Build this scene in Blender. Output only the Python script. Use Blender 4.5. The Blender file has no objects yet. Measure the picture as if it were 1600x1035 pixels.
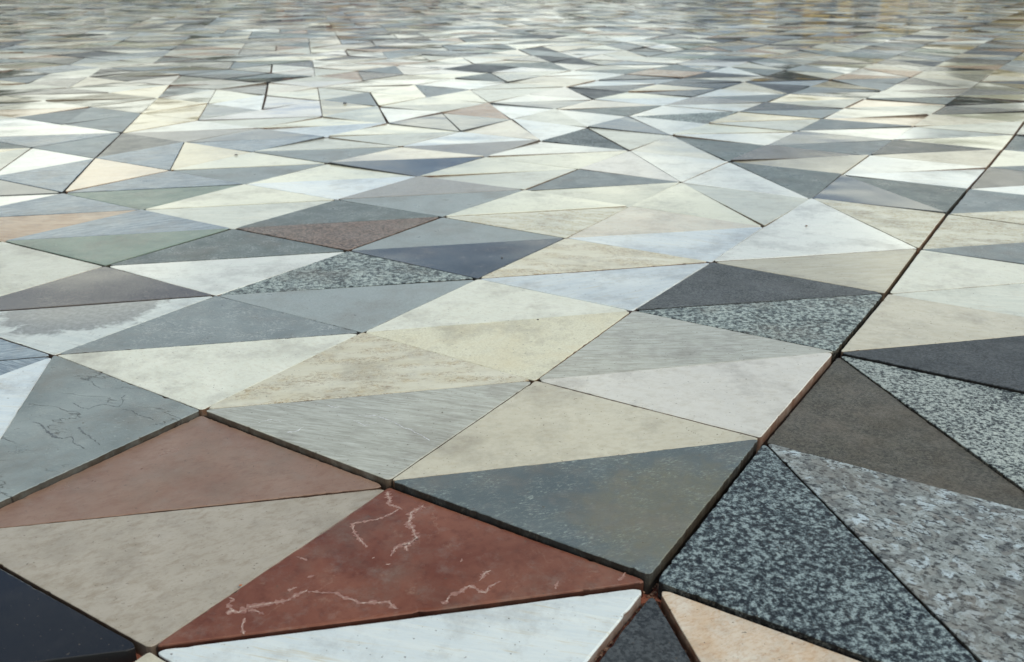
import bpy, math, random
from mathutils import Vector, Matrix
import mathutils.noise as mn

rnd = random.Random(11)
C = bpy.context.scene.collection
sc = bpy.context.scene

# ------------------------------------------------------------------ camera
CAM_H = 0.6696
PITCH = 21.57
cam_d = bpy.data.cameras.new('camera')
cam_d.sensor_width = 36.0
cam_d.lens = 36.0 * 1452.0 / 1600.0
cam_d.clip_start = 0.02
cam_d.clip_end = 3000
cam_d.dof.use_dof = True
cam_d.dof.focus_distance = 1.45
cam_d.dof.aperture_fstop = 8.5
cam = bpy.data.objects.new('camera', cam_d)
C.objects.link(cam)
cam.location = (0, 0, CAM_H)
cam.rotation_euler = (math.radians(90 - PITCH), 0, 0)
sc.camera = cam

# ------------------------------------------------------------------ light
CLOUD = (13.1, 13.4, 11.6)
SUN_EL, SUN_AZ = 48.0, 122.0      # azimuth clockwise from +Y (ahead of the camera), towards the right
world = bpy.data.worlds.new('World')
sc.world = world
world.use_nodes = True
wn = world.node_tree
wn.nodes.clear()
wo = wn.nodes.new('ShaderNodeOutputWorld')
bg = wn.nodes.new('ShaderNodeBackground')
sky = wn.nodes.new('ShaderNodeTexSky')
sky.sky_type = 'NISHITA'
sky.sun_disc = False
sky.sun_elevation = math.radians(SUN_EL)
sky.sun_rotation = math.radians(SUN_AZ)
sky.air_density = 0.9
sky.dust_density = 1.0
sky.ozone_density = 1.0
bg.inputs['Strength'].default_value = 0.12
# broken bright cloud over the whole sky
tc = wn.nodes.new('ShaderNodeTexCoord')
sx = wn.nodes.new('ShaderNodeSeparateXYZ'); wn.links.new(tc.outputs['Generated'], sx.inputs[0])
def wm(op, a, b):
    o = wn.nodes.new('ShaderNodeMath'); o.operation = op
    for k, v in enumerate((a, b)):
        if isinstance(v, (int, float)): o.inputs[k].default_value = v
        else: wn.links.new(v, o.inputs[k])
    return o.outputs[0]
zz_ = wm('ADD', wm('MAXIMUM', sx.outputs[2], 0.0), 0.16)
cx = wn.nodes.new('ShaderNodeCombineXYZ')
wn.links.new(wm('DIVIDE', sx.outputs[0], zz_), cx.inputs[0]); wn.links.new(wm('DIVIDE', sx.outputs[1], zz_), cx.inputs[1])
cn = wn.nodes.new('ShaderNodeTexNoise'); wn.links.new(cx.outputs[0], cn.inputs['Vector'])
cn.inputs['Scale'].default_value = 1.1; cn.inputs['Detail'].default_value = 7; cn.inputs['Roughness'].default_value = 0.55
cr_ = wn.nodes.new('ShaderNodeMapRange'); wn.links.new(cn.outputs[0], cr_.inputs[0])
lift = wm('MULTIPLY', wm('SUBTRACT', 0.42, wm('MINIMUM', wm('MAXIMUM', sx.outputs[2], 0.0), 0.42)), 0.30)
wn.links.new(wm('ADD', cn.outputs[0], lift), cr_.inputs[0])
cr_.inputs[1].default_value = 0.50; cr_.inputs[2].default_value = 0.64
cc_ = wn.nodes.new('ShaderNodeMix'); cc_.data_type = 'RGBA'
wn.links.new(wm('MULTIPLY', cr_.outputs[0], 0.9), cc_.inputs[0]); wn.links.new(sky.outputs[0], cc_.inputs[6])
cc_.inputs[7].default_value = (CLOUD[0], CLOUD[1], CLOUD[2], 1)
wn.links.new(cc_.outputs[2], bg.inputs['Color'])
wn.links.new(bg.outputs[0], wo.inputs['Surface'])

sun_d = bpy.data.lights.new('sun', 'SUN')
sun_d.energy = 1.6
sun_d.angle = math.radians(6)
sun_d.color = (1.0, 0.96, 0.86)
sun = bpy.data.objects.new('sun', sun_d)
C.objects.link(sun)
el, az = math.radians(SUN_EL), math.radians(SUN_AZ)
to_sun = Vector((math.sin(az) * math.cos(el), math.cos(az) * math.cos(el), math.sin(el)))
sun.rotation_euler = (-to_sun).to_track_quat('-Z', 'Y').to_euler()
sun.location = to_sun * 60

sc.view_settings.view_transform = 'Standard'
sc.view_settings.look = 'None'
sc.view_settings.exposure = 0.12
sc.view_settings.gamma = 1.0
sc.view_settings.use_curve_mapping = False

# ------------------------------------------------------------------ the laying grid: squares cut along either diagonal
TILE = 0.4
# node (0,0) and the two grid directions in metres on the ground (x right, y ahead of the camera)
H = ((517.487109, -299.913204, 1018.64544), (-16.2354182, -10.4702697, 901.695901), (0.286894139, 0.184087642, 1.0))
def _cam(h):
    return Vector(((h[0] - 800 * h[2]) / 1452.0, (h[1] - 517.5 * h[2]) / 1452.0, h[2]))
_k = TILE / 0.3664
_u, _v, _o = [_cam([H[r][c] for r in range(3)]) * _k for c in (0, 1, 2)]
_p = math.radians(PITCH)
def _gr(a):      # camera axes (right, down, ahead) to ground axes
    return Vector((a.x, a.z * math.cos(_p) - a.y * math.sin(_p), 0))
U, V, O = _gr(_u), _gr(_v), _gr(_o)
U = U.normalized() * TILE
GV = V = Vector((-U.y, U.x, 0)) if V.dot(Vector((-U.y, U.x, 0))) > 0 else Vector((U.y, -U.x, 0))

# ------------------------------------------------------------------ stone materials
class NT:
    """small helper round a node tree"""
    def __init__(s, name):
        s.m = bpy.data.materials.new(name)
        s.m.use_nodes = True
        s.t = s.m.node_tree
        s.t.nodes.clear()
        s.out = s.n('ShaderNodeOutputMaterial')
        s.b = s.n('ShaderNodeBsdfPrincipled')
        s.l(s.b.outputs[0], s.out.inputs['Surface'])
    def n(s, k, **kw):
        o = s.t.nodes.new(k)
        for a, v in kw.items():
            setattr(o, a, v)
        return o
    def l(s, a, b):
        s.t.links.new(a, b)
    def put(s, sock, v):
        if isinstance(v, (int, float)):
            sock.default_value = v
        elif isinstance(v, tuple):
            sock.default_value = v if len(v) == len(sock.default_value) else tuple(v) + (1.0,)
        else:
            s.l(v, sock)
    def math(s, op, a, b=0.0, c=None, clamp=False):
        o = s.n('ShaderNodeMath', operation=op, use_clamp=clamp)
        s.put(o.inputs[0], a); s.put(o.inputs[1], b)
        if c is not None: s.put(o.inputs[2], c)
        return o.outputs[0]
    def attr(s, name):
        return s.n('ShaderNodeAttribute', attribute_name=name)
    def noise(s, vec, scale, detail=4, rough=0.55, dist=0.0):
        o = s.n('ShaderNodeTexNoise')
        s.l(vec, o.inputs['Vector'])
        o.inputs['Scale'].default_value = scale
        o.inputs['Detail'].default_value = detail
        o.inputs['Roughness'].default_value = rough
        o.inputs['Distortion'].default_value = dist
        return o.outputs[0]
    def voro(s, vec, scale, feature='F1', out='Distance', rnd_=1.0):
        o = s.n('ShaderNodeTexVoronoi', feature=feature)
        s.l(vec, o.inputs['Vector'])
        o.inputs['Scale'].default_value = scale
        if 'Randomness' in o.inputs: o.inputs['Randomness'].default_value = rnd_
        return o.outputs[out]
    def ramp(s, fac, lo, hi, a=0.0, b=1.0, smooth=False):
        o = s.n('ShaderNodeMapRange', clamp=True, interpolation_type='SMOOTHSTEP' if smooth else 'LINEAR')
        s.put(o.inputs[0], fac)
        for k, v in zip((1, 2, 3, 4), (lo, hi, a, b)): o.inputs[k].default_value = v
        return o.outputs[0]
    def mix(s, f, a, b):
        o = s.n('ShaderNodeMix', data_type='RGBA')
        s.put(o.inputs[0], f); s.put(o.inputs[6], a); s.put(o.inputs[7], b)
        return o.outputs[2]
    def scalevec(s, vec, sx, sy, sz=1.0):
        o = s.n('ShaderNodeMapping')
        s.l(vec, o.inputs['Vector'])
        o.inputs['Scale'].default_value = (sx, sy, sz)
        return o.outputs[0]


def stone(name, c1, c2, kind='cloud', rough=0.3, c3=None, c4=None, grain=0.12, warp=1.0, pit=0.0, scale=1.0, spec=0.5, patch=None, tint=None):
    """one sort of stone; c1/c2 are its two main colours, c3 its veins or flecks, c4 its stains"""
    g = NT(name)
    tint = tint or ((0.99, 1.0, 0.915) if max(c1) > 0.55 else (0.97, 1.0, 0.97))
    c1, c2, c3, c4 = [tuple(0.80 * (min(0.80, a * b) / 0.80) ** (1.6 if max(c1) < 0.26 else 1.35 if max(c1) < 0.5 else 1.12) for a, b in zip(c, tint)) if c else None for c in (c1, c2, c3, c4)]
    rough *= 0.42 if rough < 0.25 else 0.6 if rough < 0.35 else 0.9
    geo = g.n('ShaderNodeNewGeometry')
    sd = g.attr('seed')
    rot = g.attr('turn')
    vr = g.n('ShaderNodeVectorRotate', rotation_type='Z_AXIS')
    g.l(geo.outputs['Position'], vr.inputs['Vector'])
    g.l(rot.outputs['Fac'], vr.inputs['Angle'])
    ad = g.n('ShaderNodeVectorMath', operation='ADD')
    g.l(vr.outputs[0], ad.inputs[0]); g.l(sd.outputs['Vector'], ad.inputs[1])
    P = ad.outputs[0]
    S = scale
    fine = g.noise(P, 900, 3, 0.7)
    cloud = g.noise(P, 9 * S, 6, 0.62, 0.6)
    bumpsrc = fine
    bd = 0.00025 + pit * 0.0004
    if kind == 'cloud':
        col = g.mix(g.ramp(cloud, 0.3, 0.7), c1, c2)
        mid = g.noise(g.scalevec(P, 1.0, 1.7), 48 * S, 8, 0.74, 0.3)
        col = g.mix(g.math('MULTIPLY', g.ramp(mid, 0.48, 0.66), 0.55), col, c3 or c2)
        scr = g.noise(g.scalevec(P, 1.0, 3.2), 120, 6, 0.75)
        col = g.mix(g.math('MULTIPLY', g.ramp(scr, 0.55, 0.66), 0.45), col, c3 or c1)
    elif kind == 'stria':
        V = g.scalevec(P, 1.0, 7.0)
        st = g.noise(V, 16 * S, 7, 0.66, 0.9)
        st2 = g.noise(g.scalevec(P, 1.0, 16.0), 22 * S, 4, 0.6, 0.5)
        f = g.math('ADD', g.math('MULTIPLY', st, 0.65), g.math('MULTIPLY', st2, 0.35))
        col = g.mix(g.ramp(f, 0.40, 0.60), c1, c2)
        col = g.mix(g.ramp(st2, 0.58, 0.70), col, c3 or c2)
        scr = g.noise(g.scalevec(P, 1.0, 3.0), 110, 6, 0.75)
        col = g.mix(g.math('MULTIPLY', g.ramp(scr, 0.54, 0.68), 0.35), col, c3 or c1)
    elif kind == 'slate':
        col = g.mix(g.ramp(cloud, 0.3, 0.72), c1, c2)
        V = g.scalevec(P, 1.0, 2.6)
        fl = g.noise(V, 150 * S, 5, 0.75, 0.4)
        gate = g.ramp(g.noise(P, 22, 3, 0.6), 0.38, 0.62)
        col = g.mix(g.math('MULTIPLY', g.ramp(fl, 0.53, 0.62), gate), col, c3 or (0.55, 0.58, 0.56))
        fl2 = g.noise(P, 420, 2, 0.7)
        col = g.mix(g.math('MULTIPLY', g.ramp(fl2, 0.5, 0.7), 0.25), col, c1)
        bumpsrc = g.math('ADD', fl, fine); bd *= 1.5
    elif kind == 'crack':
        col = g.mix(g.ramp(cloud, 0.3, 0.72), c1, c2)
        V = g.scalevec(P, 1.0, 1.9)
        fl = g.noise(V, 120, 5, 0.75, 0.4)
        col = g.mix(g.math('MULTIPLY', g.ramp(fl, 0.57, 0.70), g.ramp(g.noise(P, 18, 3, 0.6), 0.4, 0.6)), col, c3)
        rd = g.math('ABSOLUTE', g.math('SUBTRACT', g.noise(g.scalevec(P, 1, 2.6), 4.5, 7, 0.55, 0.2), 0.5))
        cr = g.math('MULTIPLY', g.ramp(rd, 0.0, 0.007, 1.0, 0.0), g.ramp(g.noise(P, 9, 2), 0.46, 0.56))
        col = g.mix(g.math('MULTIPLY', cr, 0.8), col, (0.03, 0.035, 0.04))
        bumpsrc = g.math('SUBTRACT', g.math('ADD', fl, fine), g.math('MULTIPLY', cr, 1.6)); bd *= 2.0
    elif kind == 'granite':
        n1 = g.noise(P, 150 * S, 3, 0.62)
        n2 = g.noise(P, 330 * S, 3, 0.66)
        n0 = g.noise(P, 14, 3, 0.5)
        f = g.math('ADD', g.math('ADD', g.math('MULTIPLY', n1, 0.55), g.math('MULTIPLY', n2, 0.38)), g.math('MULTIPLY', n0, 0.12))
        col = g.mix(g.ramp(f, 0.47, 0.525), c1, c2)
        col = g.mix(g.ramp(f, 0.53, 0.60), col, c3 or c2)
        n3 = g.noise(P, 520 * S, 2, 0.6)
        col = g.mix(g.math('MULTIPLY', g.ramp(n3, 0.55, 0.62), 0.75), col, c4 or c1)
        bumpsrc = g.math('ADD', n2, fine); bd *= 1.8
    elif kind == 'coarse':
        dn = g.n('ShaderNodeTexNoise'); g.l(P, dn.inputs['Vector']); dn.inputs['Scale'].default_value = 42; dn.inputs['Detail'].default_value = 5
        wp = g.n('ShaderNodeVectorMath', operation='MULTIPLY_ADD')
        g.l(dn.outputs['Color'], wp.inputs[0]); wp.inputs[1].default_value = (0.03, 0.03, 0.0); g.l(P, wp.inputs[2])
        v1 = g.n('ShaderNodeTexVoronoi'); g.l(wp.outputs[0], v1.inputs['Vector']); v1.inputs['Scale'].default_value = 60 * S
        s1 = g.n('ShaderNodeSeparateColor'); g.l(v1.outputs['Color'], s1.inputs[0])
        ve = g.n('ShaderNodeTexVoronoi', feature='DISTANCE_TO_EDGE'); g.l(wp.outputs[0], ve.inputs['Vector']); ve.inputs['Scale'].default_value = 60 * S
        cl = g.noise(P, 70, 5, 0.7)
        sf = g.noise(wp.outputs[0], 30 * S, 5, 0.72)
        f = g.math('ADD', g.math('ADD', g.math('MULTIPLY', s1.outputs[0], 0.22), g.math('MULTIPLY', cl, 0.33)), g.math('MULTIPLY', sf, 0.55))
        col = g.mix(g.ramp(f, 0.40, 0.58), c1, c2)
        col = g.mix(g.math('MULTIPLY', g.ramp(f, 0.58, 0.72), 0.95), col, c3)
        gn = g.noise(P, 260, 4, 0.7)
        col = g.mix(g.math('MULTIPLY', g.ramp(gn, 0.48, 0.62), 0.35), col, c1)
        col = g.mix(g.math('MULTIPLY', g.ramp(s1.outputs[1], 0.8, 0.95), 0.22), col, (0.24, 0.19, 0.14))
        gate = g.ramp(g.noise(P, 60, 3, 0.6), 0.52, 0.62)
        ln = g.math('MULTIPLY', g.ramp(ve.outputs['Distance'], 0.0, 0.16, 0.8, 0.0), gate)
        fk = g.ramp(g.noise(g.scalevec(P, 1.0, 1.5), 120, 4, 0.68), 0.54, 0.58)
        col = g.mix(g.math('MULTIPLY', g.math('MAXIMUM', ln, fk), 0.88), col, c4 or c1)
        bumpsrc = g.math('ADD', dn.outputs[0], fine); bd *= 1.6
    elif kind == 'fine':
        n1 = g.noise(P, 520 * S, 3, 0.75)
        vc = g.voro(P, 420 * S, 'F1', 'Color')
        sep = g.n('ShaderNodeSeparateColor'); g.l(vc, sep.inputs[0])
        f = g.math('ADD', g.math('MULTIPLY', n1, 0.7), g.math('MULTIPLY', sep.outputs[0], 0.3))
        col = g.mix(g.ramp(f, 0.38, 0.62), c1, c2)
        col = g.mix(g.ramp(g.noise(P, 14, 4, 0.6), 0.45, 0.75, 0, 0.5), col, c3 or c2)
        bd *= 1.5; bumpsrc = g.math('ADD', n1, fine)
    elif kind == 'sand':
        n1 = g.noise(P, 260 * S, 4, 0.7)
        col = g.mix(g.ramp(n1, 0.40, 0.60), c1, c2)
        ls = g.voro(P, 160, 'F1', 'Distance')
        col = g.mix(g.ramp(ls, 0.10, 0.22, 0.8, 0.0), col, c3 or c1)
        col = g.mix(g.ramp(cloud, 0.5, 0.75, 0, 0.5), col, c4 or c2)
        bumpsrc = g.math('ADD', n1, fine); bd *= 2.0
    elif kind == 'trav':
        col = g.mix(g.ramp(g.noise(g.scalevec(P, 1, 4), 10, 5, 0.6, 0.6), 0.35, 0.65), c1, c2)
        h = g.noise(g.scalevec(P, 1.0, 2.6), 105 * S, 5, 0.66, 1.5)
        gate = g.ramp(g.noise(g.scalevec(P, 1.0, 3.0), 9, 3, 0.6), 0.42, 0.55)
        holes = g.math('MULTIPLY', g.ramp(h, 0.51, 0.57), gate)
        col = g.mix(g.math('MULTIPLY', holes, 0.75), col, c3)
        stn = g.math('MULTIPLY', g.ramp(g.noise(P, 60, 4, 0.7), 0.50, 0.68), gate)
        col = g.mix(g.math('MULTIPLY', stn, 0.5), col, c4 or c3)
        bumpsrc = g.math('SUBTRACT', fine, g.math('MULTIPLY', holes, 2.0)); bd *= 1.6
    elif kind == 'vein':
        col = g.mix(g.ramp(cloud, 0.3, 0.7), c1, c2)
        mid = g.noise(P, 60, 5, 0.72)
        col = g.mix(g.math('MULTIPLY', g.ramp(mid, 0.5, 0.7), 0.4), col, c4 or c1)
        rd = g.math('ABSOLUTE', g.math('SUBTRACT', g.noise(P, 4.2, 9, 0.62, 0.35), 0.5))
        w = g.ramp(g.noise(P, 9, 3, 0.6), 0.46, 0.60, 0.0, 1.0)
        vn = g.math('MULTIPLY', g.ramp(rd, 0.0, 0.0065, 1.0, 0.0), w)
        rd2 = g.math('ABSOLUTE', g.math('SUBTRACT', g.noise(g.scalevec(P, 1, 1.6), 6.3, 8, 0.60, 0.2), 0.47))
        vn2 = g.math('MULTIPLY', g.ramp(rd2, 0.0, 0.0035, 0.55, 0.0), g.ramp(g.noise(P, 8, 2), 0.50, 0.6))
        blot = g.math('MULTIPLY', g.ramp(g.noise(P, 34, 5, 0.7), 0.62, 0.74), 0.35)
        col = g.mix(g.math('MAXIMUM', g.math('MULTIPLY', g.math('MAXIMUM', vn, vn2), 0.22), blot), col, c3)
    elif kind == 'stain':
        col = g.mix(g.ramp(cloud, 0.35, 0.65), c1, c2)
        m = g.ramp(g.noise(P, 6.5, 5, 0.6, 1.5), 0.49, 0.57)
        det = g.noise(g.scalevec(P, 1, 3), 40, 5, 0.7)
        col = g.mix(g.math('MULTIPLY', m, g.ramp(det, 0.3, 0.7, 0.35, 1.0)), col, c3)
    if patch:
        (pi, pj, pr, pc, pa) = patch
        c_ = O + U * pi + GV * pj
        dv = g.n('ShaderNodeVectorMath', operation='DISTANCE')
        g.l(geo.outputs['Position'], dv.inputs[0]); dv.inputs[1].default_value = (c_.x, c_.y, 0)
        wob = g.noise(geo.outputs['Position'], 24, 6, 0.65, 0.5)
        dd = g.math('ADD', g.math('DIVIDE', dv.outputs['Value'], pr), g.math('MULTIPLY', g.math('SUBTRACT', wob, 0.5), 1.1))
        fine_p = g.ramp(g.noise(P, 90, 5, 0.7), 0.3, 0.65, 0.45 if pa < 1 else 0.7, 1.0)
        lo_, hi_ = (0.55, 1.15) if pa < 1 else (0.80, 1.08)
        col = g.mix(g.math('MULTIPLY', g.math('MULTIPLY', g.ramp(dd, lo_, hi_, 1.0, 0.0, True), pa), fine_p), col, pc)
    # every tile has its own tone, and traffic has left a little uneven dirt
    tone = g.attr('tone')
    hsv = g.n('ShaderNodeHueSaturation')
    g.l(col, hsv.inputs['Color']); g.l(tone.outputs['Fac'], hsv.inputs['Value'])
    dirt = g.noise(geo.outputs['Position'], 5.5, 10, 0.74)
    col = g.mix(g.ramp(dirt, 0.49, 0.70, 0.0, 0.52 if max(c1) > 0.03 else 0.06), hsv.outputs[0], (0.17, 0.145, 0.11))
    dust = g.noise(geo.outputs['Position'], 31, 8, 0.78)
    col = g.mix(g.ramp(dust, 0.52, 0.70, 0.0, 0.22 if max(c1) > 0.03 else 0.03), col, (0.30, 0.28, 0.24))
    spk = g.noise(geo.outputs['Position'], 210, 2, 0.5)
    col = g.mix(g.ramp(spk, 0.70, 0.74, 0.0, 0.75), col, (0.10, 0.08, 0.055))
    # sawn sides painted dark for joint shade, also stained by the red brown bed
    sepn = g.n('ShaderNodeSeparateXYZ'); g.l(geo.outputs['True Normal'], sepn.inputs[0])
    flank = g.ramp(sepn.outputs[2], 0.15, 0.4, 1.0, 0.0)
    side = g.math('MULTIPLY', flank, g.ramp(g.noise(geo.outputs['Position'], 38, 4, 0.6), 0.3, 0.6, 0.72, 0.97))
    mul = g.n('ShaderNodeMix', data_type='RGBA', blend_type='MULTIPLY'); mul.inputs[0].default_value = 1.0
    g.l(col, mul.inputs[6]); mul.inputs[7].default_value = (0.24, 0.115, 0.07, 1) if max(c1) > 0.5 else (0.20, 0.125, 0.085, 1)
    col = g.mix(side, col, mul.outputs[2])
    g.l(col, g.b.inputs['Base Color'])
    # polish: uneven, dust dulls it
    rr = g.noise(P, 13, 4, 0.6)
    r = g.ramp(rr, 0.3, 0.75, rough * 0.75, min(1, rough * 1.25 + 0.03))
    worn = g.ramp(sepn.outputs[2], 0.90, 0.985, 0.6, 0.0)
    r = g.math('MAXIMUM', r, worn)
    g.l(r, g.b.inputs['Roughness'])
    g.b.inputs['Specular IOR Level'].default_value = (0.34 if max(c1) < 0.26 else spec) if rough > 0.12 else 0.75
    # relief: a slow warp of the polished face and the grain
    wv = g.noise(P, 4.2, 1, 0.35)
    b1 = g.n('ShaderNodeBump'); b1.inputs['Strength'].default_value = 1.0
    b1.inputs['Distance'].default_value = 0.0046 * warp
    g.l(wv, b1.inputs['Height'])
    b2 = g.n('ShaderNodeBump'); b2.inputs['Strength'].default_value = grain * 2
    b2.inputs['Distance'].default_value = bd
    g.l(bumpsrc, b2.inputs['Height']); g.l(b1.outputs[0], b2.inputs['Normal'])
    g.l(b2.outputs[0], g.b.inputs['Normal'])
    return g.m

# key: (label, material)
ST = {}
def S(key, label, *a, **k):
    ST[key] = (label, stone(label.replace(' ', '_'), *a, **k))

S('cream', 'pale cream limestone tile', (0.62, 0.58, 0.49), (0.70, 0.665, 0.58), 'cloud', 0.32, c3=(0.56, 0.50, 0.40))
S('creamb', 'bright ivory marble tile', (0.72, 0.72, 0.60), (0.78, 0.77, 0.66), 'stria', 0.18, c3=(0.66, 0.62, 0.50), scale=0.7)
S('creamy', 'polished yellow cream marble tile', (0.66, 0.58, 0.40), (0.74, 0.67, 0.49), 'stria', 0.10, c3=(0.5, 0.38, 0.22), scale=0.6, warp=1.6)
S('white', 'white marble tile', (0.76, 0.78, 0.75), (0.80, 0.81, 0.78), 'stria', 0.20, c3=(0.70, 0.70, 0.66), scale=0.5)
S('whiteb', 'bluish white marble tile', (0.66, 0.72, 0.78), (0.76, 0.80, 0.83), 'stria', 0.18, c3=(0.66, 0.64, 0.58), scale=0.5)
S('lime', 'rough white limestone tile', (0.68, 0.69, 0.64), (0.76, 0.765, 0.72), 'cloud', 0.42, c3=(0.60, 0.57, 0.49), grain=0.5, scale=1.5)
S('trav', 'yellowish travertine tile with brown pits', (0.68, 0.64, 0.53), (0.75, 0.725, 0.64), 'trav', 0.38, c3=(0.30, 0.19, 0.09), c4=(0.62, 0.50, 0.30))
S('travl', 'pale travertine tile with faint veining', (0.64, 0.62, 0.52), (0.70, 0.69, 0.61), 'trav', 0.32, c3=(0.42, 0.33, 0.2), c4=(0.58, 0.50, 0.36), scale=0.7)
S('sand', 'grainy yellow beige sandstone tile', (0.62, 0.59, 0.48), (0.72, 0.70, 0.60), 'sand', 0.5, c3=(0.76, 0.76, 0.70), c4=(0.64, 0.56, 0.40), grain=0.5)
S('stria', 'grey beige marble tile with fine stripes', (0.46, 0.45, 0.40), (0.60, 0.59, 0.54), 'stria', 0.28, c3=(0.68, 0.68, 0.64))
S('strial', 'light grey limestone tile', (0.58, 0.60, 0.56), (0.66, 0.67, 0.62), 'stria', 0.3, c3=(0.56, 0.52, 0.42), scale=0.6)
S('slate', 'blue grey slate tile with pale flecks', (0.265, 0.295, 0.305), (0.36, 0.39, 0.395), 'slate', 0.40, grain=0.4)
S('slateb', 'dark blue grey slate tile with an olive brown patch', (0.20, 0.23, 0.245), (0.27, 0.295, 0.30), 'slate', 0.42, c3=(0.46, 0.49, 0.47), grain=0.4, scale=0.9, patch=(0.36, 0.04, 0.155, (0.20, 0.18, 0.10), 0.55))
S('slatel', 'light grey sandstone tile', (0.36, 0.39, 0.39), (0.44, 0.47, 0.47), 'fine', 0.38, c3=(0.40, 0.43, 0.44), grain=0.3)
S('slateg', 'green grey slate tile', (0.22, 0.25, 0.25), (0.30, 0.33, 0.32), 'slate', 0.36, grain=0.3)
S('slated', 'dark grey slate tile', (0.09, 0.105, 0.115), (0.15, 0.165, 0.175), 'slate', 0.34, c3=(0.30, 0.33, 0.34), grain=0.3)
S('crack', 'cracked blue grey schist tile', (0.27, 0.30, 0.305), (0.40, 0.43, 0.43), 'crack', 0.40, c3=(0.52, 0.55, 0.54), grain=0.5)
S('green', 'green stone tile with fine grain', (0.21, 0.275, 0.235), (0.34, 0.40, 0.34), 'slate', 0.34, c3=(0.42, 0.42, 0.32), grain=0.3)
S('streak', 'blue grey gneiss tile with white streaks', (0.20, 0.25, 0.30), (0.42, 0.47, 0.51), 'stria', 0.34, c3=(0.58, 0.62, 0.64), grain=0.3)
S('onyx', 'rusty brown stone tile with dark streaks', (0.38, 0.23, 0.12), (0.55, 0.42, 0.30), 'stria', 0.34, c3=(0.12, 0.045, 0.02), scale=1.0)
S('peach', 'peach coloured marble tile', (0.60, 0.47, 0.35), (0.67, 0.57, 0.46), 'stria', 0.16, c3=(0.50, 0.36, 0.22), scale=0.6)
S('peachl', 'pale pink cream marble tile', (0.68, 0.61, 0.52), (0.72, 0.69, 0.61), 'cloud', 0.24, c3=(0.66, 0.55, 0.44))
S('pinkw', 'pinkish white marble tile', (0.66, 0.645, 0.63), (0.73, 0.71, 0.69), 'cloud', 0.26, c3=(0.58, 0.54, 0.48))
S('beige', 'beige limestone tile', (0.50, 0.455, 0.34), (0.58, 0.54, 0.435), 'stria', 0.26, c3=(0.46, 0.39, 0.27), scale=0.6)
S('taupe', 'taupe grey stone tile', (0.37, 0.35, 0.32), (0.43, 0.415, 0.385), 'fine', 0.30, c3=(0.40, 0.37, 0.34))
S('tauped', 'dark taupe stone tile', (0.22, 0.205, 0.19), (0.29, 0.27, 0.25), 'fine', 0.30)
S('tgran', 'brown grey fine granite tile', (0.125, 0.115, 0.095), (0.245, 0.23, 0.195), 'fine', 0.40, c3=(0.21, 0.17, 0.12), scale=0.7, grain=0.5)
S('terra', 'dull red brown sandstone tile', (0.35, 0.24, 0.18), (0.41, 0.305, 0.24), 'cloud', 0.38, c3=(0.29, 0.175, 0.12), grain=0.3, tint=(1, 1, 1))
S('redm', 'dark red marble tile with pale veins', (0.25, 0.118, 0.080), (0.36, 0.205, 0.15), 'vein', 0.34, c3=(0.52, 0.40, 0.32), c4=(0.155, 0.062, 0.04), tint=(1, 1, 1))
S('olive', 'beige limestone tile with brown scratches', (0.42, 0.385, 0.32), (0.48, 0.445, 0.38), 'cloud', 0.40, c3=(0.30, 0.25, 0.18), grain=0.3, tint=(1, 1, 1))
S('black', 'polished black stone tile', (0.012, 0.014, 0.018), (0.018, 0.020, 0.026), 'fine', 0.10)
S('basalt', 'dark grey basalt tile with even grain', (0.09, 0.098, 0.105), (0.26, 0.27, 0.275), 'fine', 0.46, c3=(0.19, 0.195, 0.20), grain=0.4, scale=0.75)
S('basaltn', 'blue black basalt tile', (0.075, 0.083, 0.09), (0.19, 0.20, 0.21), 'fine', 0.46, c3=(0.14, 0.148, 0.155), grain=0.4, scale=0.7)
S('grand', 'dark salt and pepper granite tile', (0.028, 0.044, 0.06), (0.20, 0.235, 0.25), 'granite', 0.38, c3=(0.44, 0.49, 0.50), c4=(0.05, 0.065, 0.078), scale=0.74, grain=0.5)
S('granl', 'light grey granite tile with black specks', (0.05, 0.06, 0.07), (0.42, 0.45, 0.44), 'granite', 0.40, c3=(0.60, 0.62, 0.60), c4=(0.22, 0.24, 0.25), scale=1.05, grain=0.5)
S('granm', 'mottled grey and white granite tile', (0.09, 0.115, 0.12), (0.36, 0.40, 0.40), 'granite', 0.38, c3=(0.60, 0.64, 0.62), c4=(0.18, 0.20, 0.21), scale=0.66, grain=0.5)
S('granc', 'coarse grey granite tile with large pale crystals', (0.24, 0.25, 0.255), (0.42, 0.435, 0.43), 'coarse', 0.36, c3=(0.60, 0.65, 0.69), c4=(0.03, 0.035, 0.045), scale=1.3, grain=0.5)
S('pinkg', 'pink granite tile with fine black grain', (0.12, 0.095, 0.08), (0.46, 0.37, 0.325), 'fine', 0.38, c3=(0.40, 0.33, 0.30), scale=0.5, grain=0.5)
S('bronze', 'dark brown stone tile with a metallic sheen', (0.13, 0.105, 0.09), (0.24, 0.205, 0.185), 'fine', 0.20, c3=(0.17, 0.14, 0.12))
S('blued', 'smooth dark blue grey stone tile', (0.11, 0.128, 0.14), (0.165, 0.185, 0.20), 'cloud', 0.16, c3=(0.21, 0.225, 0.235), warp=1.3)
S('char', 'charcoal slate tile', (0.075, 0.08, 0.082), (0.115, 0.12, 0.12), 'slate', 0.32, c3=(0.20, 0.21, 0.21))
S('stain', 'white marble tile with a grey brown stain', (0.66, 0.70, 0.70), (0.76, 0.785, 0.77), 'stria', 0.14, c3=(0.52, 0.54, 0.53), scale=0.5, patch=(0.50, 3.50, 0.165, (0.235, 0.235, 0.20), 1.0))
S('lilac', 'polished lilac grey marble tile', (0.50, 0.49, 0.51), (0.58, 0.56, 0.57), 'stria', 0.10, c3=(0.46, 0.40, 0.38), scale=0.6, warp=1.5)
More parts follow.
